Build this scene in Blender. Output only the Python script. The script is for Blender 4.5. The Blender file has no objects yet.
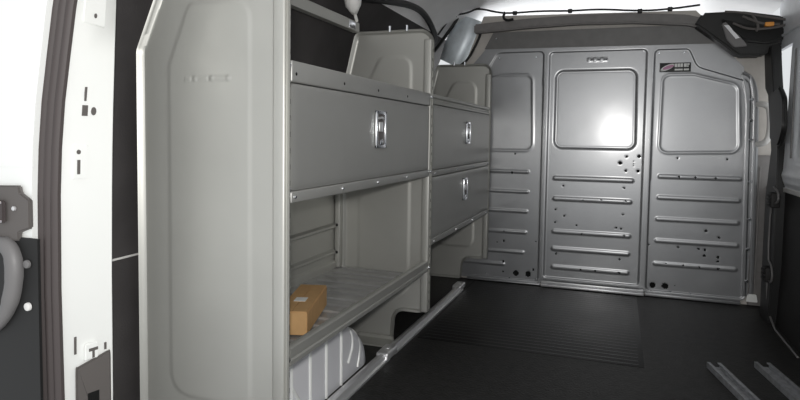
import bpy, bmesh, math, random
import numpy as np
from mathutils import Vector, Matrix
random.seed(7)
scene = bpy.context.scene
col = scene.collection
PI = math.pi

# ------------------------------------------------------------------ materials
def mat(name, color, rough=.5, metal=0., spec=.5, noise=0., nscale=20., bump=0., bscale=120., coat=0., rvar=0., crough=.15):
    m = bpy.data.materials.new(name); m.use_nodes = True
    nt = m.node_tree; b = nt.nodes['Principled BSDF']
    b.inputs['Base Color'].default_value = (*color, 1)
    b.inputs['Roughness'].default_value = rough
    b.inputs['Metallic'].default_value = metal
    b.inputs['Specular IOR Level'].default_value = spec
    b.inputs['Coat Weight'].default_value = coat; b.inputs['Coat Roughness'].default_value = crough
    tc = nt.nodes.new('ShaderNodeTexCoord')
    if noise or rvar:
        n = nt.nodes.new('ShaderNodeTexNoise'); n.inputs['Scale'].default_value = nscale
        n.inputs['Detail'].default_value = 5
        nt.links.new(tc.outputs['Object'], n.inputs['Vector'])
        if noise:
            mr = nt.nodes.new('ShaderNodeMapRange')
            mr.inputs['From Min'].default_value = .3; mr.inputs['From Max'].default_value = .7
            mr.inputs['To Min'].default_value = 1 - noise; mr.inputs['To Max'].default_value = 1 + noise
            nt.links.new(n.outputs['Fac'], mr.inputs['Value'])
            mx = nt.nodes.new('ShaderNodeMix'); mx.data_type = 'RGBA'; mx.blend_type = 'MULTIPLY'
            mx.inputs['Factor'].default_value = 1
            mx.inputs['A'].default_value = (*color, 1)
            nt.links.new(mr.outputs['Result'], mx.inputs['B'])
            nt.links.new(mx.outputs['Result'], b.inputs['Base Color'])
        if rvar:
            mr = nt.nodes.new('ShaderNodeMapRange')
            mr.inputs['From Min'].default_value = .3; mr.inputs['From Max'].default_value = .7
            mr.inputs['To Min'].default_value = rough - rvar; mr.inputs['To Max'].default_value = rough + rvar
            nt.links.new(n.outputs['Fac'], mr.inputs['Value'])
            nt.links.new(mr.outputs['Result'], b.inputs['Roughness'])
    if bump:
        n2 = nt.nodes.new('ShaderNodeTexNoise'); n2.inputs['Scale'].default_value = bscale
        n2.inputs['Detail'].default_value = 3
        nt.links.new(tc.outputs['Object'], n2.inputs['Vector'])
        bp = nt.nodes.new('ShaderNodeBump'); bp.inputs['Strength'].default_value = bump
        bp.inputs['Distance'].default_value = .004
        nt.links.new(n2.outputs['Fac'], bp.inputs['Height'])
        nt.links.new(bp.outputs['Normal'], b.inputs['Normal'])
    return m

M = {}
M['bulk']   = mat('bulkhead_steel', (.31,.315,.325), .34, .62, noise=.04, nscale=9, rvar=.02, coat=1., crough=.17)
M['shelf']  = mat('shelf_powder_coat', (.47,.468,.44), .45, .60, noise=.025, nscale=6, bump=.02, bscale=250)
M['door']   = mat('bin_door_powder_coat', (.41,.408,.39), .44, .55, noise=.025, nscale=6, bump=.02, bscale=250)
M['deck']   = mat('shelf_deck_steel', (.40,.40,.395), .25, .4, noise=.06, nscale=12)
M['hole']   = mat('dark_hole', (.012,.012,.012), .8, spec=.1)
M['chrome'] = mat('bright_steel', (.75,.77,.8), .16, 1.)
M['alu']    = mat('scuffed_aluminium', (.78,.78,.79), .30, .65)
M['dullalu']= mat('dull_aluminium', (.42,.43,.45), .42, .6, noise=.2, nscale=40)
M['white']  = mat('white_body_paint', (.88,.89,.87), .3, coat=.3)
M['roofwh'] = mat('white_roof_paint', (.90,.89,.89), .4, noise=.06, nscale=5)
M['beige']  = mat('primer_body_paint', (.52,.49,.455), .5, noise=.06)
M['greybody']= mat('grey_body_panel', (.20,.19,.185), .5, noise=.1)
M['matting'] = mat('ribbed_rubber', (.013,.0128,.0128), .38, spec=.45, noise=.5, nscale=5, bump=.25, bscale=160)
M['strip']  = mat('shaded_band_grey', (.15,.147,.143), .5, noise=.1)  # darker grey holding the shade on the closing plate's upper band
M['floor']  = mat('black_rubber_mat', (.018,.0175,.017), .5, spec=.4, noise=.45, nscale=30, bump=.5, bscale=110)
M['lining'] = mat('dark_wall_lining', (.055,.051,.051), .75, spec=.3, noise=.2, nscale=5, bump=.2, bscale=200)
M['dark'] = mat('dark_door_trim', (.018,.017,.017), .6, spec=.3, noise=.2, nscale=6)
M['black']  = mat('black_plastic', (.013,.013,.013), .5, spec=.4)
M['rubber'] = mat('seal_rubber', (.065,.054,.053), .55, spec=.35)
M['greyplastic'] = mat('grey_plastic', (.16,.155,.155), .5)
M['paleplastic'] = mat('pale_plastic', (.74,.73,.71), .45)
M['archwh'] = mat('wheel_arch_liner', (.78,.78,.81), .5)
M['cardtop']= mat('cardboard', (.52,.32,.15), .85, spec=.15, noise=.06, nscale=40)
M['paper']  = mat('paper_label', (.75,.75,.72), .8)
M['band']   = mat('clear_film', (.66,.72,.76), .35, .15, noise=.35, nscale=6)
M['orange'] = mat('orange_connector', (.8,.33,.06), .5)
M['pink']   = mat('decal_pink', (.55,.27,.42), .5)
M['decalwh']= mat('decal_white', (.8,.8,.78), .5)
M['doorpanel'] = mat('door_paint', (.74,.76,.79), .4, noise=.05)
M['coverbrown'] = mat('dark_cover', (.11,.10,.095), .6)

# ------------------------------------------------------------------ helpers
def setp(o, label=None, cat=None, group=None, kind=None):
    if label: o['label'] = label
    if cat: o['category'] = cat
    if group: o['group'] = group
    if kind: o['kind'] = kind
    return o
def thing(name, label, cat, loc=(0,0,0), group=None):
    o = bpy.data.objects.new(name, None); col.objects.link(o)
    o.empty_display_size = .05; o.location = loc
    return setp(o, label, cat, group)
def link(name, me, mats, parent=None, smooth=35):
    o = bpy.data.objects.new(name, me); col.objects.link(o)
    for m in (mats if isinstance(mats, (list, tuple)) else [mats]): me.materials.append(m)
    me.polygons.foreach_set('use_smooth', [True]*len(me.polygons))
    me.set_sharp_from_angle(angle=math.radians(smooth))
    if parent is not None:
        o.parent = parent
        loc = Vector(parent.location)
        p = parent.parent
        while p is not None: loc = loc + Vector(p.location) if p.type == 'EMPTY' else loc; p = p.parent
        if parent.type == 'EMPTY': o.matrix_parent_inverse = Matrix.Translation(-loc)
        else: o.matrix_parent_inverse = Matrix.Identity(4)
    return o
# a mesh part whose parent is another mesh: both are written in the coordinates of the thing's parent chain
def sub(name, mb, mats, parent, smooth=35):
    o = mb.build(name, mats, None, smooth)
    o.parent = parent
    return o

class MB:
    def __init__(s): s.bm = bmesh.new()
    def _mi(s, faces, mi):
        for f in faces: f.material_index = mi
    def box(s, a, b, mi=0, bev=0, rot=None, piv=None):
        a = Vector(a); b = Vector(b)
        r = bmesh.ops.create_cube(s.bm, size=1)
        vs = r['verts']; c = (a+b)/2; d = b-a
        for v in vs: v.co = Vector((v.co.x*d.x, v.co.y*d.y, v.co.z*d.z)) + c
        fs = list({f for v in vs for f in v.link_faces})
        s._mi(fs, mi)
        if bev:
            es = list({e for v in vs for e in v.link_edges})
            rr = bmesh.ops.bevel(s.bm, geom=es, offset=bev, segments=3, affect='EDGES', profile=.5)
            s._mi(rr['faces'], mi)
            vs = list({v for f in rr['faces'] for v in f.verts} | {v for v in vs if v.is_valid})
        if rot is not None:
            piv = Vector(piv) if piv is not None else c
            for v in vs: v.co = rot @ (v.co - piv) + piv
        return s
    def prism(s, pts, d, mi=0, bev=0):
        """pts: closed 3-D polygon, extruded by the vector d"""
        d = Vector(d)
        v0 = [s.bm.verts.new(Vector(p)) for p in pts]; v1 = [s.bm.verts.new(Vector(p)+d) for p in pts]
        n = len(pts); fs = [s.bm.faces.new(v0), s.bm.faces.new(v1[::-1])]
        for i in range(n): fs.append(s.bm.faces.new((v0[i], v1[i], v1[(i+1)%n], v0[(i+1)%n])))
        s._mi(fs, mi)
        bmesh.ops.recalc_face_normals(s.bm, faces=fs)
        if bev:
            es = list({e for f in fs for e in f.edges})
            rr = bmesh.ops.bevel(s.bm, geom=es, offset=bev, segments=2, affect='EDGES')
            s._mi(rr['faces'], mi)
        return s
    def tube(s, pts, r, n=10, mi=0, closed=False, sm=0):
        pts = [Vector(p) for p in pts]
        for _ in range(sm):      # corner-cutting
            q = [] if closed else [pts[0]]
            m = len(pts)
            for i in range(m if closed else m-1):
                a, b = pts[i], pts[(i+1) % m]; q += [a*.75+b*.25, a*.25+b*.75]
            if not closed: q.append(pts[-1])
            pts = q
        m = len(pts); rs = r if isinstance(r, (list, tuple)) else [r]*m
        if len(rs) != m: rs = [rs[min(int(i/(m-1)*(len(rs)-1)+.5), len(rs)-1)] for i in range(m)]
        rings = []; up = None
        for i in range(m):
            a = pts[(i-1) % m] if (closed or i) else pts[0]
            b = pts[(i+1) % m] if (closed or i < m-1) else pts[-1]
            t = (b-a).normalized()
            if up is None: up = t.orthogonal().normalized()
            up = (up - t*up.dot(t)).normalized(); w = t.cross(up)
            rings.append([s.bm.verts.new(pts[i] + (up*math.cos(2*PI*k/n) + w*math.sin(2*PI*k/n))*rs[i]) for k in range(n)])
        fs = []
        for i in range(m if closed else m-1):
            A, B = rings[i], rings[(i+1) % m]
            for k in range(n): fs.append(s.bm.faces.new((A[k], A[(k+1)%n], B[(k+1)%n], B[k])))
        if not closed: fs += [s.bm.faces.new(rings[0][::-1]), s.bm.faces.new(rings[-1])]
        s._mi(fs, mi); bmesh.ops.recalc_face_normals(s.bm, faces=fs)
        return s
    def disc(s, c, ax, r, h, n=14, mi=0, r2=None):
        c = Vector(c); ax = Vector(ax).normalized()
        return s.tube([c, c+ax*h*.5, c+ax*h*.85, c+ax*h], [r, r, (r2 or r)*.92, (r2 or r)*.7], n, mi)
    def sweep(s, prof, path, mi=0):
        """prof: closed list of (a,b) offsets; path: list of (origin, axis_a, axis_b)"""
        rings = [[s.bm.verts.new(Vector(o)+Vector(A)*a+Vector(B)*b) for a, b in prof] for o, A, B in path]
        n = len(prof); fs = []
        for i in range(len(rings)-1):
            for k in range(n): fs.append(s.bm.faces.new((rings[i][k], rings[i][(k+1)%n], rings[i+1][(k+1)%n], rings[i+1][k])))
        fs += [s.bm.faces.new(rings[0][::-1]), s.bm.faces.new(rings[-1])]
        s._mi(fs, mi); bmesh.ops.recalc_face_normals(s.bm, faces=fs)
        return s
    def build(s, name, mats, parent=None, smooth=35):
        me = bpy.data.meshes.new(name); s.bm.to_mesh(me); s.bm.free()
        return link(name, me, mats, parent, smooth)

def rpoly(pts, n=7):
    """pts: (x, y, r) closed polygon -> polygon with rounded corners"""
    out = []; m = len(pts)
    for i in range(m):
        p = Vector(pts[i][:2]); r = pts[i][2] if len(pts[i]) > 2 else 0
        a = Vector(pts[i-1][:2]); b = Vector(pts[(i+1) % m][:2])
        if r <= 0: out.append((p.x, p.y)); continue
        u = (a-p).normalized(); w = (b-p).normalized()
        ang = math.acos(max(-1, min(1, u.dot(w))))
        t = min(r/math.tan(ang/2), (a-p).length*.49, (b-p).length*.49); r = t*math.tan(ang/2)
        c = p + (u+w).normalized()*(r/math.sin(ang/2))
        s0 = (p+u*t) - c; s1 = (p+w*t) - c
        a0 = math.atan2(s0.y, s0.x); a1 = math.atan2(s1.y, s1.x); d = (a1-a0+PI) % (2*PI) - PI
        for k in range(n+1):
            q = a0 + d*k/n; out.append((c.x+r*math.cos(q), c.y+r*math.sin(q)))
    return out
def sdpoly(P, U, V):
    """signed distance, negative inside"""
    P = np.array(P); D = np.full(U.shape, 1e9); S = np.zeros(U.shape, bool)
    for i in range(len(P)):
        a = P[i]; b = P[(i+1) % len(P)]; e = b-a; L = e@e
        if L < 1e-14: continue
        t = np.clip(((U-a[0])*e[0]+(V-a[1])*e[1])/L, 0, 1)
        D = np.minimum(D, np.hypot(U-a[0]-t*e[0], V-a[1]-t*e[1]))
        if abs(e[1]) > 1e-12:
            c = ((a[1] > V) != (b[1] > V)) & (U < a[0]+(V-a[1])*e[0]/e[1]); S ^= c
    return np.where(S, -D, D)
def sst(a, b, x):
    t = np.clip((x-a)/(b-a), 0, 1); return t*t*(3-2*t)
def bead(d, w): return np.exp(-(d/w)**2)
def rib(U, V, x0, x1, z, w=.011, h=.007):
    """a pressed rib: flat bar with soft edges and round ends"""
    d = np.hypot(U-np.clip(U, x0, x1), V-z)
    return h*(1-sst(w*.45, w, d))
def lip(sd, w=.007, h=.005, inset=.004):
    return h*(1-sst(w, w*2.0, -sd))

def sheet(name, poly, res, hfun, tomap, thick, mats, parent=None, matfn=None, smooth=40):
    """pressed sheet metal: row-wise grid over poly; hfun gives the pressed height"""
    ys = sorted({round(p[1], 6) for p in poly}); y0, y1 = ys[0], ys[-1]
    rows = set(np.linspace(y0+1e-5, y1-1e-5, max(2, int((y1-y0)/res)+1)))
    for y in ys:
        for e in (-1e-5, 1e-5):
            if y0 < y+e < y1: rows.add(y+e)
    rows = sorted(rows); xs0 = min(p[0] for p in poly); xs1 = max(p[0] for p in poly)
    nu = max(2, int((xs1-xs0)/res)+1)
    lo, hi = [], []; n = len(poly)
    for v in rows:
        X = []
        for i in range(n):
            a = poly[i]; b = poly[(i+1) % n]
            if (a[1]-v)*(b[1]-v) < 0: X.append(a[0]+(b[0]-a[0])*(v-a[1])/(b[1]-a[1]))
        lo.append(min(X)); hi.append(max(X))
    lo = np.array(lo)[:, None]; hi = np.array(hi)[:, None]
    U = lo+(hi-lo)*np.linspace(0, 1, nu)[None, :]; V = np.repeat(np.array(rows)[:, None], nu, 1)
    H = hfun(U, V, sdpoly(poly, U, V)); R, Cn = U.shape
    F = [tomap(U[i, j], V[i, j], H[i, j]) for i in range(R) for j in range(Cn)]
    B = [tomap(U[i, j], V[i, j], H[i, j]-thick) for i in range(R) for j in range(Cn)]
    nv = R*Cn; faces = []; mi = []
    Mk = matfn((U[:-1, :-1]+U[1:, 1:])/2, (V[:-1, :-1]+V[1:, 1:])/2) if matfn else None
    for i in range(R-1):
        for j in range(Cn-1):
            a = i*Cn+j; faces.append((a, a+1, a+Cn+1, a+Cn))
            mi.append(int(Mk[i, j]) if matfn else 0)
    for i in range(R-1):
        for j in range(Cn-1):
            a = nv+i*Cn+j; faces.append((a, a+Cn, a+Cn+1, a+1)); mi.append(0)
    for j in range(Cn-1):
        faces.append((j+1, j, nv+j, nv+j+1)); a = (R-1)*Cn+j; faces.append((a, a+1, nv+a+1, nv+a)); mi += [0, 0]
    for i in range(R-1):
        a = i*Cn; faces.append((a, a+Cn, nv+a+Cn, nv+a)); a = i*Cn+Cn-1; faces.append((a+Cn, a, nv+a, nv+a+Cn)); mi += [0, 0]
    # orientation: front should face along +h
    o0 = Vector(tomap(0, 0, 0)); ex = Vector(tomap(1, 0, 0))-o0; ey = Vector(tomap(0, 1, 0))-o0; eh = Vector(tomap(0, 0, 1))-o0
    if ex.cross(ey).dot(eh) < 0: faces = [f[::-1] for f in faces]
    me = bpy.data.meshes.new(name); me.from_pydata(F+B, [], faces); me.update()
    me.polygons.foreach_set('material_index', mi)
    return link(name, me, mats, parent, smooth)

# ================================================================== SETTING
HW = .94
# floor
f = MB(); f.box((-.97, -2.9, -.05), (.97, .35, 0.0)); floor = f.build('floor', M['floor']); setp(floor, kind='structure')
f = MB()
b_x0, b_x1 = -.56, .355
f.box((b_x0, -1.16, 0.0), (b_x1, -.05, .0012), bev=.0005)
for k in range(27): f.box((b_x0+.02, -1.145+k*.040, .001), (b_x1-.02, -1.145+k*.040+.014, .0013), bev=.0004)
front_mat = f.build('rubber_floor_mat', M['matting'])
setp(front_mat, 'black ribbed rubber floor mat in front of the grey partition', 'mat')

# side wall profiles (X, Z) swept along Y
def wall_profile(name, prof, y0, y1, m, t=.02, kind='structure', parent=None):
    b = MB(); n = len(prof)
    out = prof + [(x+t*(1 if x > 0 else -1), z+t*.5) for x, z in prof[::-1]]
    b.prism([(x, y0, z) for x, z in out], (0, y1-y0, 0))
    o = b.build(name, m, parent, 50)
    if kind and parent is None: setp(o, kind=kind)
    return o
wall_profile('wall_left', [(-.965, 0), (-.965, 1.12), (-.95, 1.28), (-.90, 1.40), (-.83, 1.49)], -2.56, .30, M['lining'])
wall_profile('wall_right', [(.965, 0), (.965, .64)], -2.76, .03, M['dark'])

b = MB(); b.tube([(-.962, -2.557, .548), (-.962, -2.30, .550)], .003, 8); o = b.build('trim_8', M['paleplastic']); setp(o, kind='structure')
# roof: white pressed steel, arched, with cross bows
b = MB()
prof = [(-.83, 1.49), (-.78, 1.54), (-.66, 1.62), (-.3, 1.675), (0, 1.685), (.3, 1.675), (.66, 1.64), (.85, 1.615), (1.00, 1.57)]
out = prof + [(x, z+.03) for x, z in prof[::-1]]
b.prism([(x, -2.8, z) for x, z in out], (0, 3.7, 0))
for y in (-1.9, -1.1):
    ring = [(x*.985, z-.004) for x, z in prof[1:-1]]
    o2 = ring + [(x, z-.025) for x, z in ring[::-1]]
    b.prism([(x, y, z) for x, z in o2], (0, .10, 0))
ceil = b.build('ceiling', M['roofwh'], None, 40); setp(ceil, kind='structure')

b = MB(); b.prism([(.985, y, z) for y, z in ((-2.7, 1.34), (-.02, 1.335), (-.02, 1.60), (-2.7, 1.60))], (.02, 0, 0)); b.box((.975, -2.7, 1.392), (.986, -.02, 1.404), bev=.004)
o = b.build('trim_7', M['doorpanel']); setp(o, kind='structure')
# cross bow over the partition (grey padded strip) and body frame around it
b = MB()
prof = [(-.60, 1.545), (-.3, 1.562), (0, 1.57), (.3, 1.562), (.55, 1.54), (.66, 1.51)]
o2 = prof + [(x, z-.055) for x, z in prof[::-1]]
b.prism([(x, -.05, z) for x, z in o2], (0, .05, 0), bev=.008)
bow = b.build('trim_1', M['greybody'], None, 40); setp(bow, kind='structure')
b = MB()
Y = .012
fr_out = [(-.97, 0), (-.97, 1.20), (-.80, 1.245), (-.685, 1.268), (-.555, 1.60), (.60, 1.57), (.70, 1.47), (.86, 1.33), (1.01, 1.33), (1.01, 0)]
b.prism([(x, Y, z) for x, z in fr_out], (0, .02, 0))
frame = b.build('trim_2', M['beige'], None, 30); setp(frame, kind='structure')

# ================================================================== BULKHEAD
bulk = thing('bulkhead_partition', 'silver grey three-panel steel partition across the front of the cargo floor', 'partition', (0.05, 0, 0))
def bmap(y): return lambda u, v, h: (u, y-h, v)
HB = [M['bulk'], M['hole']]
def dots(U, V, L):
    m = np.zeros(U.shape, bool)
    for x, z, r in L: m |= np.hypot(U-x, V-z) < r
    return m
# centre door panel
cw = rpoly([(-.120, .815, .045), (.323, .815, .045), (.316, 1.262, .045), (-.120, 1.262, .045)])
cribs = [(-.118, .318, .643), (-.116, .312, .523), (-.116, .313, .330), (-.116, .311, .228), (-.114, .310, .120)]
ch = [(.245, .741, .011), (.278, .776, .007), (.342, .779, .009), (.276, .697, .008), (.340, .697, .009), (.316, .737, .003), (.316, .725, .003), (.316, .75, .003),
      (-.06, .60, .006), (.27, .60, .006), (-.10, .46, .006), (-.05, .425, .006), (.27, .45, .006), (-.10, .385, .006), (-.09, .20, .006), (.26, .195, .006), (.235, .372, .006), (.262, .368, .006),
      (.05, .521, .005), (.15, .527, .005), (.28, .527, .005), (.05, .325, .005), (.28, .330, .006), (.05, .117, .005), (.13, .118, .005), (.26, .118, .006), (.02, .372, .005)]
def h_c(U, V, sd):
    H = lip(sd, .010, .005)
    d = sdpoly(cw, U, V)
    H = H + .006*sst(-.010, .0, d) - .006 - .003*bead(d+.003, .006)
    for x0, x1, z in cribs: H += rib(U, V, x0+.01, x1-.01, z, .014, .0040)
    for k in range(12): H += .002*(np.abs(U-(.058+k*.0088)) < .0036)*(np.abs(V-1.318) < .009)
    return H - .0008*dots(U, V, ch)
sheet('door_panel', rpoly([(-.1715, .042, .03), (.378, .042, .03), (.378, 1.382, .035), (-.1715, 1.382, .035)]), .005, h_c, bmap(-.012), .004, HB, bulk,
      lambda U, V: dots(U, V, ch))
# right panel
rw = rpoly([(.441, .80, .045), (.835, .812, .045), (.818, 1.168, .05), (.60, 1.228, .06), (.447, 1.228, .04)])
rribs = [(.444, .851, .672), (.443, .851, .555), (.440, .850, .435), (.440, .852, .314), (.436, .850, .185)]
rh = [(.437, .062, .017), (.501, .063, .017), (.693, .384, .007), (.757, .352, .007), (.692, .28, .007), (.69, .25, .007), (.757, .245, .007), (.757, .222, .007), (.66, .283, .006), (.56, .285, .006),
      (.55, .672, .006), (.63, .672, .006), (.73, .672, .006), (.50, .19, .005), (.59, .186, .005), (.67, .184, .005), (.76, .184, .006), (.54, .775, .006), (.78, .775, .006), (.41, .29, .005), (.55, .07, .004)]
rpo = rpoly([(.392, .022, .03), (.897, .022, .03), (.876, 1.125, .0), (.862, 1.195, .05), (.625, 1.276, .05), (.582, 1.376, .04), (.392, 1.376, .035)])
def h_r(U, V, sd):
    H = lip(sd, .008, .006)
    d = sdpoly(rw, U, V)
    H += .0022*bead(d, .006) - .0012*sst(0, -.012, d)
    for x0, x1, z in rribs: H += rib(U, V, x0+.01, x1-.01, z, .013, .0034)
    return H - .0008*dots(U, V, rh)
sheet('side_panel', rpo, .005, h_r, bmap(0), .004, HB, bulk, lambda U, V: dots(U, V, rh))
# left panel
lw = rpoly([(-.80, .797, .045), (-.241, .797, .045), (-.253, 1.244, .04), (-.44, 1.244, .06), (-.80, 1.15, .05)])
lribs = [(-.80, -.258, .672), (-.80, -.257, .553), (-.80, -.260, .435), (-.80, -.263, .309), (-.80, -.275, .188), (-.80, -.389, .108)]
lh = [(-.322, .060, .017), (-.250, .061, .017), (-.345, .779, .006), (-.36, .665, .006), (-.40, .25, .006), (-.40, .125, .006), (-.40, .06, .006), (-.22, .09, .006), (-.40, .31, .004), (-.44, .24, .004), (-.21, .26, .005)]
lpo = rpoly([(-.86, .012, .03), (-.180, .012, .03), (-.180, 1.388, .035), (-.470, 1.388, .05), (-.525, 1.292, .05), (-.86, 1.19, .05)])
def h_l(U, V, sd):
    H = lip(sd, .008, .006)
    d = sdpoly(lw, U, V)
    H += .0022*bead(d, .006) - .0012*sst(0, -.012, d)
    for x0, x1, z in lribs: H += rib(U, V, x0+.01, x1-.01, z, .011, .004)
    return H - .0008*dots(U, V, lh)
sheet('side_panel', lpo, .005, h_l, bmap(0), .004, HB, bulk, lambda U, V: dots(U, V, lh))
# closing plate above the panels: lower band upright, upper band leaning forward
b = MB()
b.prism([(-.70, .008, .012), (.86, .008, .012), (.84, .008, 1.262), (.70, .008, 1.405), (-.535, .008, 1.405), (-.66, .008, 1.262)], (0, .003, 0))
b.build('closing_plate', M['bulk'], bulk, 20)
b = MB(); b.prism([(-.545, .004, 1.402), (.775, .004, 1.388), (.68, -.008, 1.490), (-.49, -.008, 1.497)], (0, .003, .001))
b.build('closing_plate_shaded_band', M['strip'], bulk, 20)  # upper band of the plate: shade and dark reflection put into its grey
# sill strip under the door panel
b = MB()
b.box((-.17, -.045, .004), (.392, -.0, .020), bev=.004)
b.box((-.17, -.034, .020), (.392, -.006, .036), bev=.004)
b.build('sill_strip', M['alu'], bulk)
b = MB()
b.box((-.62, -.03, .004), (-.176, 0, .014), bev=.003)
b.box((.398, -.03, .004), (.87, 0, .020), bev=.003)
b.build('base_flange', M['bulk'], bulk)
# edge rail on the right: upright channel with bolts
b = MB()
b.sweep([(-.024, 0), (.018, 0), (.018, .022), (.010, .022), (.010, .006), (-.016, .006), (-.016, .020), (-.024, .020)],
        [((x, 0, z), (1, 0, 0), (0, -1, 0)) for x, z in ((.898, .05), (.890, .60), (.880, 1.06), (.868, 1.15), (.852, 1.215))])
b.tube([(.922, -.008, .05), (.916, -.008, .60), (.906, -.008, 1.05), (.896, -.008, 1.15), (.875, -.008, 1.205), (.835, -.008, 1.232)], .009, 10, sm=2)
rail = b.build('edge_rail', M['bulk'], bulk)
for x, z in ((.897, .13), (.894, .30), (.893, .46), (.889, .66), (.884, .88), (.881, .98), (.878, 1.09)):
    b = MB(); b.disc((x, -.006, z), (0, -1, 0), .009, .010, 10); sub('bolt', b, M['chrome'], rail).matrix_parent_inverse = rail.matrix_parent_inverse.inverted() @ rail.matrix_parent_inverse
for x, z in ((-.45, 1.345), (-.235, 1.345), (-.205, .035), (-.36, .03), (-.50, .04), (.425, 1.345), (.55, 1.345), (.43, .03), (.53, .035), (.63, .035), (.875, .10), (-.47, 1.46)):
    b = MB(); b.disc((x, .003 if z < 1.4 else -.008, z), (0, -1, 0), .006, .009, 10); b.build('rivet', M['chrome'], bulk)
# decal
b = MB(); b.box((.431, -.0015, 1.242), (.586, .001, 1.292), bev=.0005)
dec = b.build('decal', M['black'], bulk)
b = MB()
sw = [(.470+.032*math.cos(t)*1.0+.012*math.sin(t), -.0016, 1.267+.018*math.sin(t)+.008*math.cos(t)) for t in np.linspace(0, 2*PI, 20, endpoint=False)]
b.prism(sw, (0, -.001, 0))
sub('swoosh', b, M['decalwh'], dec)
b = MB(); b.prism([(.474+(x-.470)*.82, y-.0006, 1.268+(z-1.267)*.66) for x, y, z in sw], (0, -.001, 0))
sub('swoosh', b, M['pink'], dec)
b = MB()
for x0, x1, z0, z1 in ((.506, .518, 1.268, 1.287), (.520, .532, 1.268, 1.287), (.534, .546, 1.268, 1.287), (.551, .565, 1.268, 1.287), (.567, .578, 1.278, 1.287),
                       (.567, .574, 1.268, 1.276), (.506, .546, 1.250, 1.259), (.551, .576, 1.250, 1.259), (.437, .450, 1.247, 1.252)):
    b.box((x0, -.0026, z0), (x1, -.0014, z1))
sub('lettering', b, M['decalwh'], dec)

# white foot block at the right lower corner
b = MB(); b.prism([(.892, -.032, .025), (.948, -.032, .025), (.940, -.032, .066), (.902, -.032, .066)], (0, .018, 0), bev=.003)
o = b.build('corner_block', M['white']); setp(o, 'small white block at the lower right corner of the silver partition', 'block')

# ================================================================== SHELVING
XS, Y1, Y2, Y3 = -.4925, -2.357, -1.233, -.03
XB = -.905
def endpanel(name, y, parent, face=-1, near=False):
    """pressed end panel in the plane Y=y"""
    if near: base = [(-.916, 1.081, .05), (-.916, .004, .02), (-.632, .004, .02), (-.622, .135, .05), (-.474, .135, .05), (-.474, 1.307, .055), (-.812, 1.307, .03)]
    else: base = [(-.887, 1.085, .05), (-.887, .004, .02), (-.650, .004, .02), (-.640, .135, .05), (-.488, .135, .05), (-.488, 1.312, .055), (-.833, 1.312, .03)]
    poly = rpoly(base)
    e = [(-.828, .204, .06), (-.587, .204, .03), (-.587, 1.193, .05), (-.765, 1.193, .03), (-.828, 1.042, .05)]
    if not near: e = [(-.815, .20, .05), (-.581, .20, .05), (-.581, 1.205, .05), (-.724, 1.205, .03), (-.815, 1.03, .05)]
    em = rpoly(e)
    def hf(U, V, sd):
        H = .010*(1-sst(.006, .014, -sd)) - .004*(1-sst(.004, .0, -sd))
        d = sdpoly(em, U, V)
        H += .0022*(1-sst(-.009, .005, d))
        if near:
            x0, z0 = -.772, 1.008
            for k in range(16):
                if k in (2, 8): continue
                w = .0030
                H += .0028*(np.abs(U-(x0+.0083*k)) < w)*(np.abs(V-z0) < w*1.5)
        return H
    return sheet(name, poly, .0045 if near else .006, hf, lambda u, v, h: (u, y+face*h, v), .003, M['shelf'], parent)

def post(parent, y, z0, z1, s=1., dy=.028):
    """front upright with a row of slots"""
    b = MB()
    b.box((XS-.032, y, z0), (XS+.002, y+dy, z1), bev=.006)
    z = z0+.04
    while dy > .018 and z < z1-.03:
        b.box((XS-.001, y+dy*.60, z), (XS+.0023, y+dy*.60+.008, z+.012), mi=1); z += .0385
    return b.build('upright', [M['shelf'], M['hole']], parent)
def bolts(parent, L, r=.0065):
    for x, y, z in L:
        b = MB(); b.disc((x, y, z), (1, 0, 0), r, .006, 10); b.build('bolt', M['chrome'], parent)

def latch(door, y, z, w=.075, h=.105):
    b = MB()                       # bright dished frame
    t = .011
    x = XS+.001
    for a, c in (((y-w/2, z-h/2), (y-w/2+t, z+h/2)), ((y+w/2-t, z-h/2), (y+w/2, z+h/2)), ((y-w/2, z+h/2-t), (y+w/2, z+h/2)), ((y-w/2, z-h/2), (y+w/2, z-h/2+t))):
        b.box((x, a[0], a[1]), (x+.008, c[0], c[1]), bev=.002)
    l = sub('latch', b, M['chrome'], door)
    b = MB(); b.box((x, y-w/2+t, z-h/2+t), (x+.0015, y+w/2-t, z+h/2-t)); sub2('recess', b, M['coverbrown'], l)
    b = MB(); b.box((x+.001, y-w*.16, z-h*.06), (x+.006, y+w*.20, z+h*.20), bev=.002)
    b.tube([(x+.005, y-w*.20, z+h*.30), (x+.009, y, z+h*.32), (x+.005, y+w*.20, z+h*.30)], .004, 8, sm=1); sub2('paddle', b, M['alu'], l)
    b = MB(); b.disc((x, y, z-h*.33), (1, 0, 0), .010, .010, 14); sub2('lock_cylinder', b, M['chrome'], l)
def sub2(name, mb, mats, parent):
    o = mb.build(name, mats, None); o.parent = parent; return o

def bin_door(parent, y0, y1, z0, z1, latch_yz, w=.080, h=.112, name='flip_door'):
    o = sheet(name, rpoly([(y0, z0, .006), (y1, z0, .006), (y1, z1, .006), (y0, z1, .006)]), .012,
              lambda U, V, sd: .002*sst(0, .012, -sd), lambda u, v, h: (XS-.002+h, u, v), .014, M['door'], parent)
    latch(o, *latch_yz, w, h)
    return o

def rail_strip(parent, y0, y1, z0, z1, name, holes=()):
    b = MB()
    b.box((XS-.055, y0, z0), (XS+.001, y1, z1), bev=.004)
    for y, z in holes: b.disc((XS+.0005, y, z), (1, 0, 0), .0045, .0012, 10, mi=1)
    return b.build(name, [M['door'], M['hole']], parent)

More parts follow.
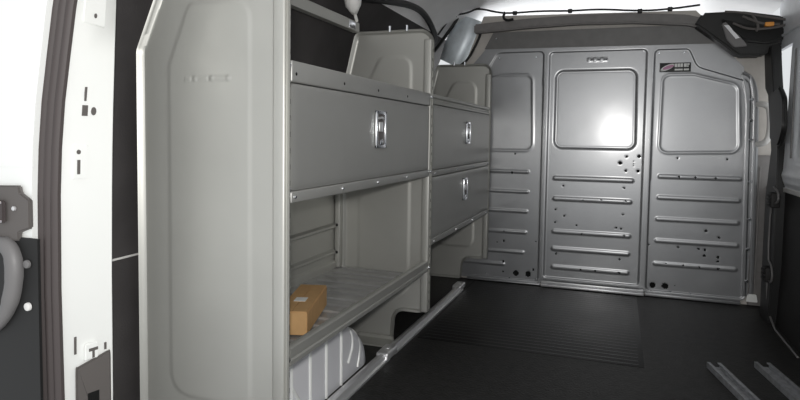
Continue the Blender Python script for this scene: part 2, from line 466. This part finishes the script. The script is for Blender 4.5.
# ---- near unit
near = thing('shelving_unit', 'grey steel van shelving unit nearest the rear doors, holding the cardboard box', 'shelving unit', (-.7, -1.8, 0), 'steel shelving units along the left wall')
YN = -2.382
endpanel('end_panel', YN, near, near=True)
endpanel('end_panel', Y2, near)
post(near, YN-.004, .02, 1.31, dy=.030); post(near, Y2-.016, .14, 1.27, dy=.022)
rail_strip(near, Y1+.006, Y2-.016, .998, 1.049, 'front_rail', ((-2.331, 1.018), (-2.064, 1.018), (-1.811, 1.018), (-1.53, 1.018)))
bin_door(near, Y1+.010, Y2-.020, .740, .995, (-1.797, .894), .084, .120)
rail_strip(near, Y1+.006, Y2-.016, .7095, .738, 'lower_rail')
bolts(near, [(XS, y, .7245) for y in (-2.338, -2.072, -1.81, -1.529)], .0042)
bolts(near, [(XS+.001, Y1-.012, z) for z in (1.035, .745, .335)] + [(XS+.001, Y2-.008, z) for z in (1.035, .73, .33)], .007)
b = MB()      # bin floor and top
b.box((XB, Y1-.015, .712), (XS-.05, Y2-.004, .720)); b.build('bin_floor', M['shelf'], near)
b = MB(); b.box((XB, Y1-.015, 1.036), (XS-.05, Y2-.004, 1.044)); b.build('bin_top', M['shelf'], near)
# back panel of the open bay with pressed ribs and dark plugs
def h_bk(U, V, sd):
    H = 0*U
    for z, hh in ((.482, .014), (.370, .014), (.90, .008)): H += rib(U, V, -2.30, -1.285, z, .012, hh)
    H += .010*(1-sst(.325, .335, V))
    return H
sheet('back_panel', [(Y1-.012, .295), (Y2-.012, .295), (Y2-.012, 1.04), (Y1-.012, 1.04)], .008, h_bk, lambda u, v, h: (XB-.006+h, u, v), .003, M['shelf'], near)
b = MB(); b.box((XB-.004, Y2-.040, .30), (XB+.022, Y2-.006, 1.12), bev=.006); b.build('rear_upright', M['shelf'], near)
for z in (.487, .368):
    b = MB(); b.disc((XB+.003, -1.262, z), (1, 0, 0), .013, .012, 12); b.build('plug', M['black'], near)
# open shelf: ribbed deck with a front lip
def h_dk(U, V, sd):
    H = 0*U
    n = 15
    for k in range(n):
        y = Y1+.05+k*(Y2-Y1-.10)/(n-1); H += rib(V, U, XB+.03, XS-.09, y, .007, .005)
    return H
sheet('shelf_deck', [(Y1-.014, XB), (Y2-.006, XB), (Y2-.006, XS-.03), (Y1-.014, XS-.03)], .005, h_dk, lambda u, v, h: (v, u, .300+h), .003, M['deck'], near)
b = MB()
pr = [(-.020, .000), (-.020, .049), (-.016, .050), (-.004, .050), (.001, .047), (.001, .027), (-.003, .024), (-.003, .020), (.001, .017), (.001, .006), (-.006, .0)]
b.sweep(pr, [((XS, y, .3098), (1, 0, 0), (0, 0, 1)) for y in (Y1+.004, Y2-.014)])
b.build('shelf_lip', M['shelf'], near)
b = MB(); b.prism([(x, Y2-.10, .0005) for x in (-.80, -.628)] + [(x, Y2-.0, .0005) for x in (-.640, -.80)], (0, 0, .006), bev=.002); b.box((-.80, Y2-.012, .0005), (-.642, Y2-.002, .02)); b.build('foot_flange', M['shelf'], near)
# top rail at the back, with bolts on the middle panel's top edge
b = MB()
b.sweep([(-.012, -.020), (.016, -.020), (.016, .016), (.010, .022), (-.012, .022)], [((-.812, y, 1.322), (1, 0, 0), (0, 0, 1)) for y in (YN-.003, Y2-.05)])
tr = b.build('top_rail', M['shelf'], near)
b = MB(); b.box((-.796, -1.385, 1.306), (-.793, -1.325, 1.336), bev=.001); sub2('bracket', b, M['chrome'], tr)
for x in (-.675, -.60):
    b = MB(); b.tube([(x, Y2-.012, 1.305), (x, Y2-.012, 1.329)], .006, 8); b.build('stud', M['chrome'], near)

# ---- far unit
far = thing('shelving_unit', 'grey steel van shelving unit against the silver partition, with two latched flip doors', 'shelving unit', (-.7, -.6, 0), 'steel shelving units along the left wall')
endpanel('end_panel', Y2+.020, far)
endpanel('end_panel', Y3, far)
post(far, Y2+.010, .14, 1.27, dy=.016); post(far, Y3-.016, .14, 1.25, dy=.016)
b = MB()
b.box((XS-.055, Y2+.027, 1.008), (XS+.001, Y3-.018, 1.020), bev=.003); b.box((XS-.055, Y2+.027, 1.020), (XS-.006, Y3-.018, 1.034), bev=.003); b.box((XS-.055, Y2+.027, 1.034), (XS+.001, Y3-.018, 1.050), bev=.004)
b.build('front_rail', M['shelf'], far)
bin_door(far, Y2+.030, Y3-.020, .735, 1.005, (-.600, .895))
rail_strip(far, Y2+.027, Y3-.018, .706, .732, 'middle_rail')
bin_door(far, Y2+.030, Y3-.020, .445, .703, (-.640, .612))
rail_strip(far, Y2+.027, Y3-.018, .417, .443, 'lower_rail')
bolts(far, [(XS, y, z) for z in (.719, .430) for y in (-1.17, -.80, -.45, -.10)], .0042)
for z, nm in ((.419, 'bin_floor'), (.712, 'bin_shelf'), (1.036, 'bin_top')):
    b = MB(); b.box((XB, Y2+.024, z), (XS-.05, Y3-.006, z+.008)); b.build(nm, M['shelf'], far)
b = MB(); b.box((XB-.006, Y2+.024, .42), (XB-.001, Y3-.004, 1.04)); b.build('back_panel', M['shelf'], far)
for x in (-.72, -.655):
    b = MB(); b.tube([(x, Y3-.010, 1.305), (x, Y3-.010, 1.326)], .006, 8); b.build('stud', M['chrome'], far)

# ================================================================== LOOSE THINGS
# cardboard box on the open shelf
bx = thing('cardboard_box', 'small brown cardboard box with a white label lying on the open shelf', 'box', (-.66, -1.98, .305))
A = Vector((-.577, -2.117, .3058)); L = Vector((-.088, .295, 0)); W = Vector((-.085, -.0255, 0)); Z = Vector((0, 0, .066))
b = MB(); b.prism([A, A+L, A+L+W, A+W], Z, bev=.002)
n = Vector((0, 0, 1))
b.prism([A+Z+W*.02+L*.004, A+Z+W*.02+L*.996, A+Z+W*.49+L*.996, A+Z+W*.49+L*.004], (0, 0, .0022))
b.prism([A+Z+W*.51+L*.004, A+Z+W*.51+L*.996, A+Z+W*.98+L*.996, A+Z+W*.98+L*.004], (0, 0, .0022))
b.build('carton', M['cardtop'], bx)
b = MB(); c = A+Z+W*.52+L*.40
b.prism([c-W*.2-L*.06, c+W*.2-L*.06, c+W*.2+L*.075, c-W*.2+L*.075], (0, 0, .0032)); b.build('label', M['paper'], bx)

# wheel arch cover (ribbed, white)
b = MB(); yc, a_, b_ = -1.93, .445, .235
th = np.linspace(PI, 0, 33)
def arch(sc, x): return [(x, yc+a_*sc*math.cos(t), b_*sc*math.sin(t)+.002) for t in th]
rings = [arch(1.0, -.955), arch(1.0, -.70), arch(.985, -.672), arch(.95, -.657), arch(.88, -.650), arch(.0005, -.648)]
vs = [[b.bm.verts.new(p) for p in r] for r in rings]
for i in range(len(vs)-1):
    for k in range(len(th)-1): b.bm.faces.new((vs[i][k], vs[i+1][k], vs[i+1][k+1], vs[i][k+1]))
bmesh.ops.recalc_face_normals(b.bm, faces=b.bm.faces)
ac = b.build('wheel_arch_cover', M['archwh'], None, 50)
setp(ac, 'white ribbed wheel arch cover low under the open shelf', 'wheel arch cover')
for y in (-2.08, -1.965, -1.855, -1.742):
    k = (y-yc)/a_; zt = b_*math.sqrt(max(0, 1-k*k))
    b = MB(); b.tube([(-.649, y, .004), (-.649, y, zt*.86), (-.653, y, zt*.94), (-.672, y, zt*.985), (-.70, y, zt), (-.90, y, zt)], .0065, 8, sm=1)
    sub2('rib', b, M['white'], ac)
for pts in ([(-.649, -1.685, .06), (-.649, -1.665, .085), (-.650, -1.645, .11), (-.654, -1.648, .165), (-.69, -1.655, .188)],
            [(-.650, -1.600, .016), (-.652, -1.580, .06), (-.655, -1.575, .10), (-.668, -1.59, .145), (-.70, -1.60, .16)],
            [(-.649, -2.02, .05), (-.649, -2.05, .09), (-.649, -2.08, .13)]):
    b = MB(); b.tube(pts, .006, 8, sm=2); sub2('rib', b, M['white'], ac)

# bright floor edge rail
rl = thing('floor_edge_rail', 'long bright aluminium rail on the black floor along the shelving', 'rail', (-.6, -1.4, 0))
b = MB(); b.sweep([(-.024, 0), (.022, 0), (.022, .008), (.014, .012), (.008, .026), (-.006, .028), (-.024, .018)], [((x, y, .0005), (1, 0, 0), (0, 0, 1)) for x, y in ((-.603, -2.85), (-.600, -1.445))])
b.build('rail', M['alu'], rl)
b = MB(); b.sweep([(-.024, 0), (.022, 0), (.022, .008), (.014, .012), (.008, .026), (-.006, .028), (-.024, .018)], [((x, y, .0005), (1, 0, 0), (0, 0, 1)) for x, y in ((-.600, -1.385), (-.592, -.30))])
b.build('rail', M['alu'], rl)
for y in (-1.415, -.275):
    b = MB(); b.box((-.628, y-.06, .0005), (-.576, y+.05, .033), bev=.008); b.disc((-.60, y, .028), (0, 0, 1), .009, .008, 10); b.build('end_bracket', M['alu'], rl)

# two loose channels on the floor
def channel(x0, y0, x1, y1, w, label):
    d = Vector((x1-x0, y1-y0, 0)).normalized(); s = Vector((d.y, -d.x, 0))
    b = MB(); t = .004; h = .022
    b.sweep([(-w/2, 0), (w/2, 0), (w/2, h), (w/2-.012, h), (w/2-.012, h-t), (w/2-t, h-t), (w/2-t, t), (-w/2+t, t), (-w/2+t, h-t), (-w/2+.012, h-t), (-w/2+.012, h), (-w/2, h)],
            [(Vector((x0, y0, .001)), s, (0, 0, 1)), (Vector((x1, y1, .001)), s, (0, 0, 1))])
    o = b.build('metal_channel', M['dullalu'], None, 25)
    return setp(o, label, 'channel', 'loose metal channels on the floor')
channel(.605, -1.060, .77, -1.80, .050, 'slotted metal channel lying on the black floor, further from the right wall')
channel(.782, -.985, .91, -1.70, .056, 'slotted metal channel lying on the black floor, closest to the right wall')

# grab handle on the body pillar at the right
b = MB(); b.tube([(.900, .008, 1.062), (.925, -.05, 1.066), (.952, -.065, 1.045), (.958, -.065, .97), (.956, -.065, .90), (.940, -.055, .862), (.905, .008, .855)], .015, 12, sm=2)
o = b.build('grab_handle', M['paleplastic'], None, 60); setp(o, 'pale plastic grab handle to the right of the silver partition', 'handle')

# body pillar beside the partition (right): darker lower part
b = MB()
b.box((.903, -.012, .002), (1.0, .010, .80), bev=.006); b.box((.925, -.032, .12), (.934, -.018, .74), bev=.003)
o = b.build('trim_3', M['greybody']); setp(o, kind='structure')
b = MB()
pts = [(.01, 1.35), (-.145, 1.35), (-.19, 1.22), (-.24, 1.10), (-.38, .84), (-.39, .60), (-.39, .30), (-.34, .0), (-.18, .0), (-.18, .60), (-.25, .83), (-.13, 1.10), (-.06, 1.14)]
b.prism([(.928, y, z) for y, z in pts], (.045, 0, 0), bev=.004)
o = b.build('trim_4', M['black'], None, 40); setp(o, kind='structure')
b = MB(); b.tube([(.942, -.81, .004), (.942, -.31, .004), (.924, -.31, .20), (.924, -.34, .215), (.924, -.40, .21), (.924, -.42, .26), (.924, -.375, .30), (.924, -.315, .31), (.924, -.32, .58), (.924, -.40, .585), (.924, -.46, .60), (.924, -.45, .645), (.924, -.36, .66)], .0045, 8, sm=1)
o = b.build('trim_5', M['greyplastic']); setp(o, kind='structure')
# black rounded pad on the pillar
b = MB(); b.prism([(.906, y, z) for y, z in rpoly([(-.31, .88, .03), (-.47, .845, .06), (-.545, .93, .06), (-.52, 1.07, .06), (-.43, 1.125, .05), (-.27, 1.10, .03)])], (.022, 0, 0), bev=.008)
o = b.build('pillar_pad', M['black'], None, 50); setp(o, 'black rounded plastic pad on the pillar beside the pale grab handle', 'pad')
for z, y, lab in ((.60, -.37, 'upper black roller bracket at the side door edge'), (.24, -.33, 'lower black roller bracket at the side door edge, near the floor')):
    b = MB(); b.box((.905, y-.035, z-.035), (.945, y+.035, z+.035), bev=.006)
    for k in (-1, 0, 1): b.box((.900, y-.03, z+k*.02-.005), (.908, y+.03, z+k*.02+.005), bev=.002)
    o = b.build('roller_bracket', M['dark']); setp(o, lab, 'bracket', 'side door brackets')

# side door: pale upper panel
d2 = thing('door_2', None, None, (.96, -1.2, .63)); d2['kind'] = 'structure'
dp = rpoly([(-.36, .66, .05), (-2.66, .66, .05), (-2.66, 1.36, .08), (-.42, 1.36, .08), (-.40, 1.05, .05)])
win = rpoly([(-.56, .78, .06), (-2.45, .78, .06), (-2.45, 1.31, .08), (-.56, 1.31, .08)])
def h_d(U, V, sd):
    d = sdpoly(win, U, V)
    return .012*sst(0, .03, -sd) - .010*(1-sst(-.02, .004, d)) + .006*bead(V-.72, .015)
sheet('door_skin', dp, .010, h_d, lambda u, v, h: (.962-h, u, v), .006, M['doorpanel'], d2)
b = MB(); b.box((.944, -.535, .80), (.950, -.525, 1.28), bev=.002); b.build('seal_strip', M['greyplastic'], d2)
b = MB(); b.box((.957, -2.68, .640), (.972, -.34, .662), bev=.004); b.build('belt_moulding', M['paleplastic'], d2)

# black ceiling console, torn film and connector, upper right
con = thing('overhead_console', 'black plastic overhead console with loose wiring at the upper right corner', 'console', (.85, -.1, 1.3))
b = MB()
b.prism([(.62, -.10, 1.535), (.585, -.10, 1.475), (.68, -.10, 1.40), (.795, -.10, 1.305), (.90, -.10, 1.302), (.98, -.10, 1.355), (1.08, -.10, 1.425), (1.06, -.10, 1.46), (.98, -.10, 1.50), (.80, -.10, 1.535)], (0, .095, 0), bev=.012)
b.build('shell', M['black'], con, 50)
b = MB(); b.prism([(.70, -.112, 1.50), (.80, -.112, 1.47), (.93, -.112, 1.44), (1.04, -.112, 1.45), (1.02, -.13, 1.39), (.92, -.13, 1.36), (.82, -.13, 1.375), (.76, -.13, 1.42)], (0, .05, 0), bev=.01)
b.build('cover', M['black'], con, 50)
b = MB(); b.prism([(.71, -.115, 1.472), (.735, -.115, 1.482), (.80, -.122, 1.40), (.83, -.122, 1.352), (.77, -.122, 1.348), (.735, -.118, 1.39)], (0, .02, 0), bev=.004)
b.build('film_strip', M['greyplastic'], con, 50)
b = MB(); b.prism([(.72, -.121, 1.462), (.74, -.121, 1.462), (.792, -.124, 1.395), (.775, -.124, 1.39)], (0, .01, 0)); b.build('film_glint', M['alu'], con)
b = MB(); b.box((.895, -.16, 1.442), (.935, -.13, 1.462), bev=.004); b.build('connector', M['orange'], con)
for pts in ([(.80, -.13, 1.50), (.85, -.15, 1.47), (.89, -.15, 1.455), (.96, -.15, 1.45)], [(.76, -.12, 1.47), (.83, -.14, 1.43), (.95, -.145, 1.435), (1.03, -.14, 1.46)],
            [(.84, -.13, 1.51), (.87, -.15, 1.45), (.86, -.15, 1.42)], [(.72, -.12, 1.53), (.80, -.13, 1.52), (.90, -.14, 1.49), (1.0, -.14, 1.47)]):
    b = MB(); b.tube(pts, .006, 8, sm=2); b.build('wire', M['coverbrown'], con)

# shiny duct in the front left roof corner
dct = thing('corner_duct', 'shiny pale blue-grey wrapped duct in the front left roof corner', 'duct', (-.66, -.02, 1.35))
b = MB(); b.tube([(-.765, .13, 1.325), (-.72, .13, 1.42), (-.665, .13, 1.53), (-.64, .13, 1.60)], [.100, .115, .112, .10], 24)
b.build('sleeve', M['band'], dct, 60)
b = MB(); b.tube([(-.86, -.0, 1.40), (-.79, -.02, 1.48), (-.72, -.02, 1.57), (-.70, -.02, 1.62)], .010, 10, sm=1); b.build('edge_cord', M['black'], dct)
b = MB(); b.tube([(-.70, -.005, 1.30), (-.64, -.005, 1.345), (-.585, -.005, 1.45), (-.56, -.005, 1.52)], .008, 10, sm=1); b.build('edge_cord', M['black'], dct)

# wiring on the roof
wh = thing('wiring_harness', 'thin black wiring harness clipped along the grey roof cross bow above the partition', 'wiring', (0, -.25, 1.57))
wp = [(-0.816, -0.07, 1.488), (-0.761, -0.07, 1.563), (-0.712, -0.07, 1.602), (-0.633, -0.07, 1.609), (-0.573, -0.07, 1.635), (-0.442, -0.07, 1.598), (-0.355, -0.07, 1.593), (-0.213, -0.07, 1.597), (-0.047, -0.07, 1.587), (0.112, -0.07, 1.589), (0.318, -0.07, 1.566), (0.467, -0.07, 1.568), (0.61, -0.07, 1.581)]
b = MB(); b.tube(wp, .0055, 8, sm=2); b.build('cable', M['black'], wh, 60)
for k in (2, 4, 6, 8, 10, 11):
    x, y, z = wp[k]; b = MB(); b.box((x-.012, y-.010, z-.011), (x+.012, y+.012, z+.011), bev=.004); b.build('clip', M['black'], wh)
b = MB(); b.tube([(-.415, -.07, 1.600), (-.420, -.085, 1.565), (-.395, -.09, 1.548), (-.36, -.085, 1.556)], .008, 8, sm=1); b.build('loose_end', M['black'], wh)
b = MB(); b.tube([(-.845, -1.24, 1.462), (-.81, -1.15, 1.470), (-.79, -1.0, 1.495), (-.775, -.62, 1.545), (-.775, -.41, 1.525), (-.80, -.16, 1.458), (-.83, -.11, 1.44), (-.89, -.10, 1.42)], .017, 10, sm=2)
o = b.build('cable_conduit', M['black'], None, 60); setp(o, 'thick black cable conduit curving along the roof edge above the shelving', 'conduit')

# pale fitting on a thin stalk above the top rail
fi = thing('hanging_fitting', 'pale teardrop plastic fitting on a thin stalk above the shelving top rail', 'fitting', (-.80, -1.31, 1.32))
b = MB(); b.tube([(-.80, -1.300, 1.3455), (-.80, -1.312, 1.36), (-.80, -1.325, 1.378)], .007, 8); b.build('stalk', M['paleplastic'], fi)
b = MB(); b.tube([(-.80, -1.322, 1.372), (-.80, -1.330, 1.386), (-.80, -1.337, 1.40), (-.80, -1.342, 1.425), (-.80, -1.345, 1.46), (-.80, -1.35, 1.50)], [.012, .022, .032, .036, .032, .018], 16); b.build('body', M['paleplastic'], fi, 60)

# ================================================================== REAR LEFT CORNER
# inner body pillar, white
zs = [0, .21, .33, .54, .74, .84, .935, 1.03, 1.125, 1.25, 1.40]
xo = [-.876, -.875, -.874, -.874, -.870, -.867, -.857, -.838, -.818, -.785, -.73]     # aperture edge (Y=-2.66)
xm = [-.878, -.877, -.875, -.871, -.866, -.862, -.851, -.836, -.822, -.800, -.76]     # crease (Y=-2.634)
xi = [-.857, -.856, -.855, -.854, -.850, -.847, -.843, -.838, -.833, -.826, -.815]    # inner edge (Y=-2.537)
b = MB(); rows = []
for z, a, m, c in zip(zs, xo, xm, xi):
    prof = [Vector((a, -2.66, z)), Vector((m, -2.634, z)), Vector((c, -2.540, z)), Vector((c-.004, -2.535, z)), Vector((c-.07, -2.535, z)), Vector((a-.07, -2.66, z))]
    rows.append([b.bm.verts.new(p) for p in prof])
for i in range(len(rows)-1):
    n = len(rows[0])
    for k in range(n): b.bm.faces.new((rows[i][k], rows[i][(k+1) % n], rows[i+1][(k+1) % n], rows[i+1][k]))
b.bm.faces.new(rows[0]); b.bm.faces.new(rows[-1][::-1])
bmesh.ops.recalc_face_normals(b.bm, faces=b.bm.faces)
wr = b.build('wall_rear', M['white'], None, 30); setp(wr, kind='structure')
# features on the pillar: helper maps (t across the face, z) to the inclined face
def pf(t, z, h=0):
    p0 = Vector((np.interp(z, zs, xm), -2.634, z)); p1 = Vector((np.interp(z, zs, xi), -2.540, z)); d = (p1-p0); nrm = Vector((d.y, -d.x, 0)).normalized()
    return p0+d*t+nrm*h
def pplate(poly, h0, h1, m, name, parent, bev=0):
    b = MB(); pts = [pf(t, z, h0) for t, z in poly]; nrm = (pf(.5, .7, 1)-pf(.5, .7, 0))
    b.prism(pts, nrm*(h1-h0), bev=bev); o = b.build(name, m, None, 40); o.parent = parent; return o
def rect(t0, t1, z0, z1, r=.0): return rpoly([(t0, z0, r), (t1, z0, r), (t1, z1, r), (t0, z1, r)])
for t0, t1, z0, z1 in ((.23, .28, .940, .970), (.19, .33, .908, .931)):
    pplate(rect(t0, t1, z0, z1), -.002, .0012, M['coverbrown'], 'slot', wr)
pplate([(.485+.065*math.cos(q), .919+.009*math.sin(q)) for q in np.linspace(0, 2*PI, 12, endpoint=False)], -.002, .0012, M['coverbrown'], 'hole', wr)
pplate(rect(.02, .37, .772, .845, .01), -.002, .003, M['white'], 'boss', wr, .0015)
pplate(rect(.11, .18, .782, .813), .002, .0042, M['coverbrown'], 'slot', wr)
pplate([(.14+.05*math.cos(q), .830+.005*math.sin(q)) for q in np.linspace(0, 2*PI, 12, endpoint=False)], .002, .0042, M['coverbrown'], 'hole', wr)
pplate(rect(.0, .66, 1.102, 1.20, .02), -.002, .003, M['white'], 'boss', wr, .0015)
pplate([(.33+.04*math.cos(q), 1.121+.005*math.sin(q)) for q in np.linspace(0, 2*PI, 12, endpoint=False)], .002, .0042, M['coverbrown'], 'hole', wr)
# dark cover at the bottom of the pillar
cv = thing('pillar_cover', 'dark brown plastic cover with a square hole low on the white pillar', 'cover', tuple(pf(.5, .2)))
b = MB(); nrm = (pf(.5, .3, 1)-pf(.5, .3, 0))
b.prism([pf(t, z, .0005) for t, z in rpoly([(.07, .10, .02), (.93, .10, .02), (.92, .372, .02), (.82, .372, .012), (.07, .355, .015)])], nrm*.008, bev=.003)
b.build('cover', M['coverbrown'], cv)
b = MB(); b.prism([pf(t, z, .0085) for t, z in rect(.33, .60, .18, .290)], nrm*.0015); b.build('square_hole', M['hole'], cv)
tb = MB()
tb.prism([pf(t, z, .0005) for t, z in rect(.28, .60, .366, .402)], nrm*.008, bev=.002)
o = tb.build('clip_tab', M['white']); setp(o, 'white clip tab on the pillar just above the dark cover', 'clip')
for t0, t1, z0, z1, h in ((.06, .11, .385, .424, 0), (.79, .84, .376, .392, 0), (.36, .58, .384, .391, .007), (.44, .50, .368, .384, .007)):
    pplate(rect(t0, t1, z0, z1), h-.002, h+.0020, M['coverbrown'], 'slot', wr)
# rubber seal round the aperture
b = MB()
path = []
xl = [-.912, -.914, -.916, -.919, -.916, -.910, -.899, -.882, -.864, -.834, -.783]     # outer edge of the seal
for i, z in enumerate(zs):
    a = xl[i]; path.append((Vector((a+.023, -2.668, z)), (1, 0, 0), (0, -1, 0)))
prof = []
for k in range(25):
    t = k/24; prof.append((-.030+.060*t, .002+.007*abs(math.sin(t*3*PI))))
prof += [(.030, -.006), (-.030, -.006)]
b.sweep(prof, path)
o = b.build('trim_6', M['rubber'], None, 40); setp(o, kind='structure')
# outer rear jamb
b = MB(); 
pts = [(x+.004, z) for x, z in zip(xl, zs)] + [(-1.08, 1.40), (-1.08, 0)]
b.prism([(x, -2.690, z) for x, z in pts], (0, .016, 0)); b.prism([(x, -2.692, z) for x, z in [(-.905, .806), (-1.08, .803), (-1.08, .796), (-.905, .799)]], (0, .004, 0))
o = b.build('wall_rear_left', M['white'], None, 30); setp(o, kind='structure')
# door hinge, black
hg = thing('door_hinge', 'dark metal rear door hinge on the white jamb at the left edge', 'hinge', (-.97, -2.70, .70))
b = MB(); b.prism([(x, -2.702, z) for x, z in [(-1.07, .755), (-.935, .760), (-.932, .745), (-.905, .731), (-.905, .672), (-.938, .661), (-.938, .644), (-1.07, .630)]], (0, .011, 0), bev=.003); b.build('hinge_leaf', M['coverbrown'], hg)
b = MB(); b.prism([(x, -2.712, z) for x, z in [(-1.07, .728), (-.968, .728), (-.968, .680), (-1.07, .680)]], (0, .009, 0), bev=.003); b.build('hinge_arm', M['rubber'], hg)
for z in (.724, .684):
    b = MB(); b.tube([(-1.07, -2.714, z), (-.972, -2.714, z)], .0028, 8); b.build('pin', M['alu'], hg)
b = MB(); b.disc((-.945, -2.703, .712), (0, -1, 0), .005, .005, 10); b.build('bolt', M['alu'], hg)
# lower dark door trim with the grey curved pocket edge
d1 = thing('door_1', None, None, (-.98, -2.70, 0)); d1['kind'] = 'structure'
b = MB(); b.prism([(x, -2.697, z) for x, z in [(-1.08, 0), (-.890, 0), (-.890, .650), (-1.08, .650)]], (0, .006, 0)); b.build('trim_panel', M['black'], d1)
b = MB()
arc = [(-1.06, .630), (-.985, .640), (-.955, .625), (-.945, .590), (-.952, .535), (-.975, .485), (-1.03, .440), (-1.07, .425)]
b.tube([(x, -2.704, z) for x, z in arc], [.009, .014, .018, .019, .018, .016, .012, .009], 10, sm=2); b.build('pocket_edge', M['greyplastic'], d1, 60)
for z, q in ((.506, M['paleplastic']), (.596, M['greyplastic'])):
    b = MB(); b.disc((-.917, -2.698, z), (0, -1, 0), .009, .006, 12); b.build('plug', q, d1)

# ================================================================== LIGHT
w = bpy.data.worlds.new('daylight'); scene.world = w; w.use_nodes = True
w.node_tree.nodes['Background'].inputs['Color'].default_value = (.95, .98, 1, 1)
w.node_tree.nodes['Background'].inputs['Strength'].default_value = .78
CX, CY, CZ = .2358, -3.5985, .8743
fl = bpy.data.lights.new('camera_flash', 'POINT'); fl.energy = 66; fl.shadow_soft_size = .03; fl.color = (1, .98, .95)
fo = bpy.data.objects.new('camera_flash', fl); fo.location = (CX, CY-.02, CZ+.07); col.objects.link(fo)

# daylight through the windscreen, which lights the cab headliner seen over the cross bow
ar = bpy.data.lights.new('windscreen_daylight', 'AREA'); ar.shape = 'RECTANGLE'; ar.size = 1.5; ar.size_y = .7; ar.energy = 9; ar.color = (.96, .98, 1)
ao = bpy.data.objects.new('windscreen_daylight', ar); ao.location = (0, 1.25, 1.22); ao.rotation_euler = (math.radians(-100), 0, 0); col.objects.link(ao)

# ================================================================== CAMERA
yaw, pit, rol = .3491, -.0579, .0140
fw = Vector((-math.sin(yaw)*math.cos(pit), math.cos(yaw)*math.cos(pit), math.sin(pit)))
r = Vector((math.cos(yaw), math.sin(yaw), 0)); u = r.cross(fw)
r2 = math.cos(rol)*r+math.sin(rol)*u; u2 = -math.sin(rol)*r+math.cos(rol)*u
cam = bpy.data.cameras.new('camera'); co = bpy.data.objects.new('camera', cam); col.objects.link(co)
co.matrix_world = Matrix(((r2.x, u2.x, -fw.x, CX), (r2.y, u2.y, -fw.y, CY), (r2.z, u2.z, -fw.z, CZ), (0, 0, 0, 1)))
cam.sensor_fit = 'HORIZONTAL'; cam.sensor_width = 36; cam.lens = 27.0; cam.shift_y = -29.3/800
cam.clip_start = .05
scene.camera = co
scene.view_settings.view_transform = 'Standard'; scene.view_settings.look = 'None'
scene.view_settings.exposure = 0; scene.view_settings.gamma = 1; scene.view_settings.use_curve_mapping = False
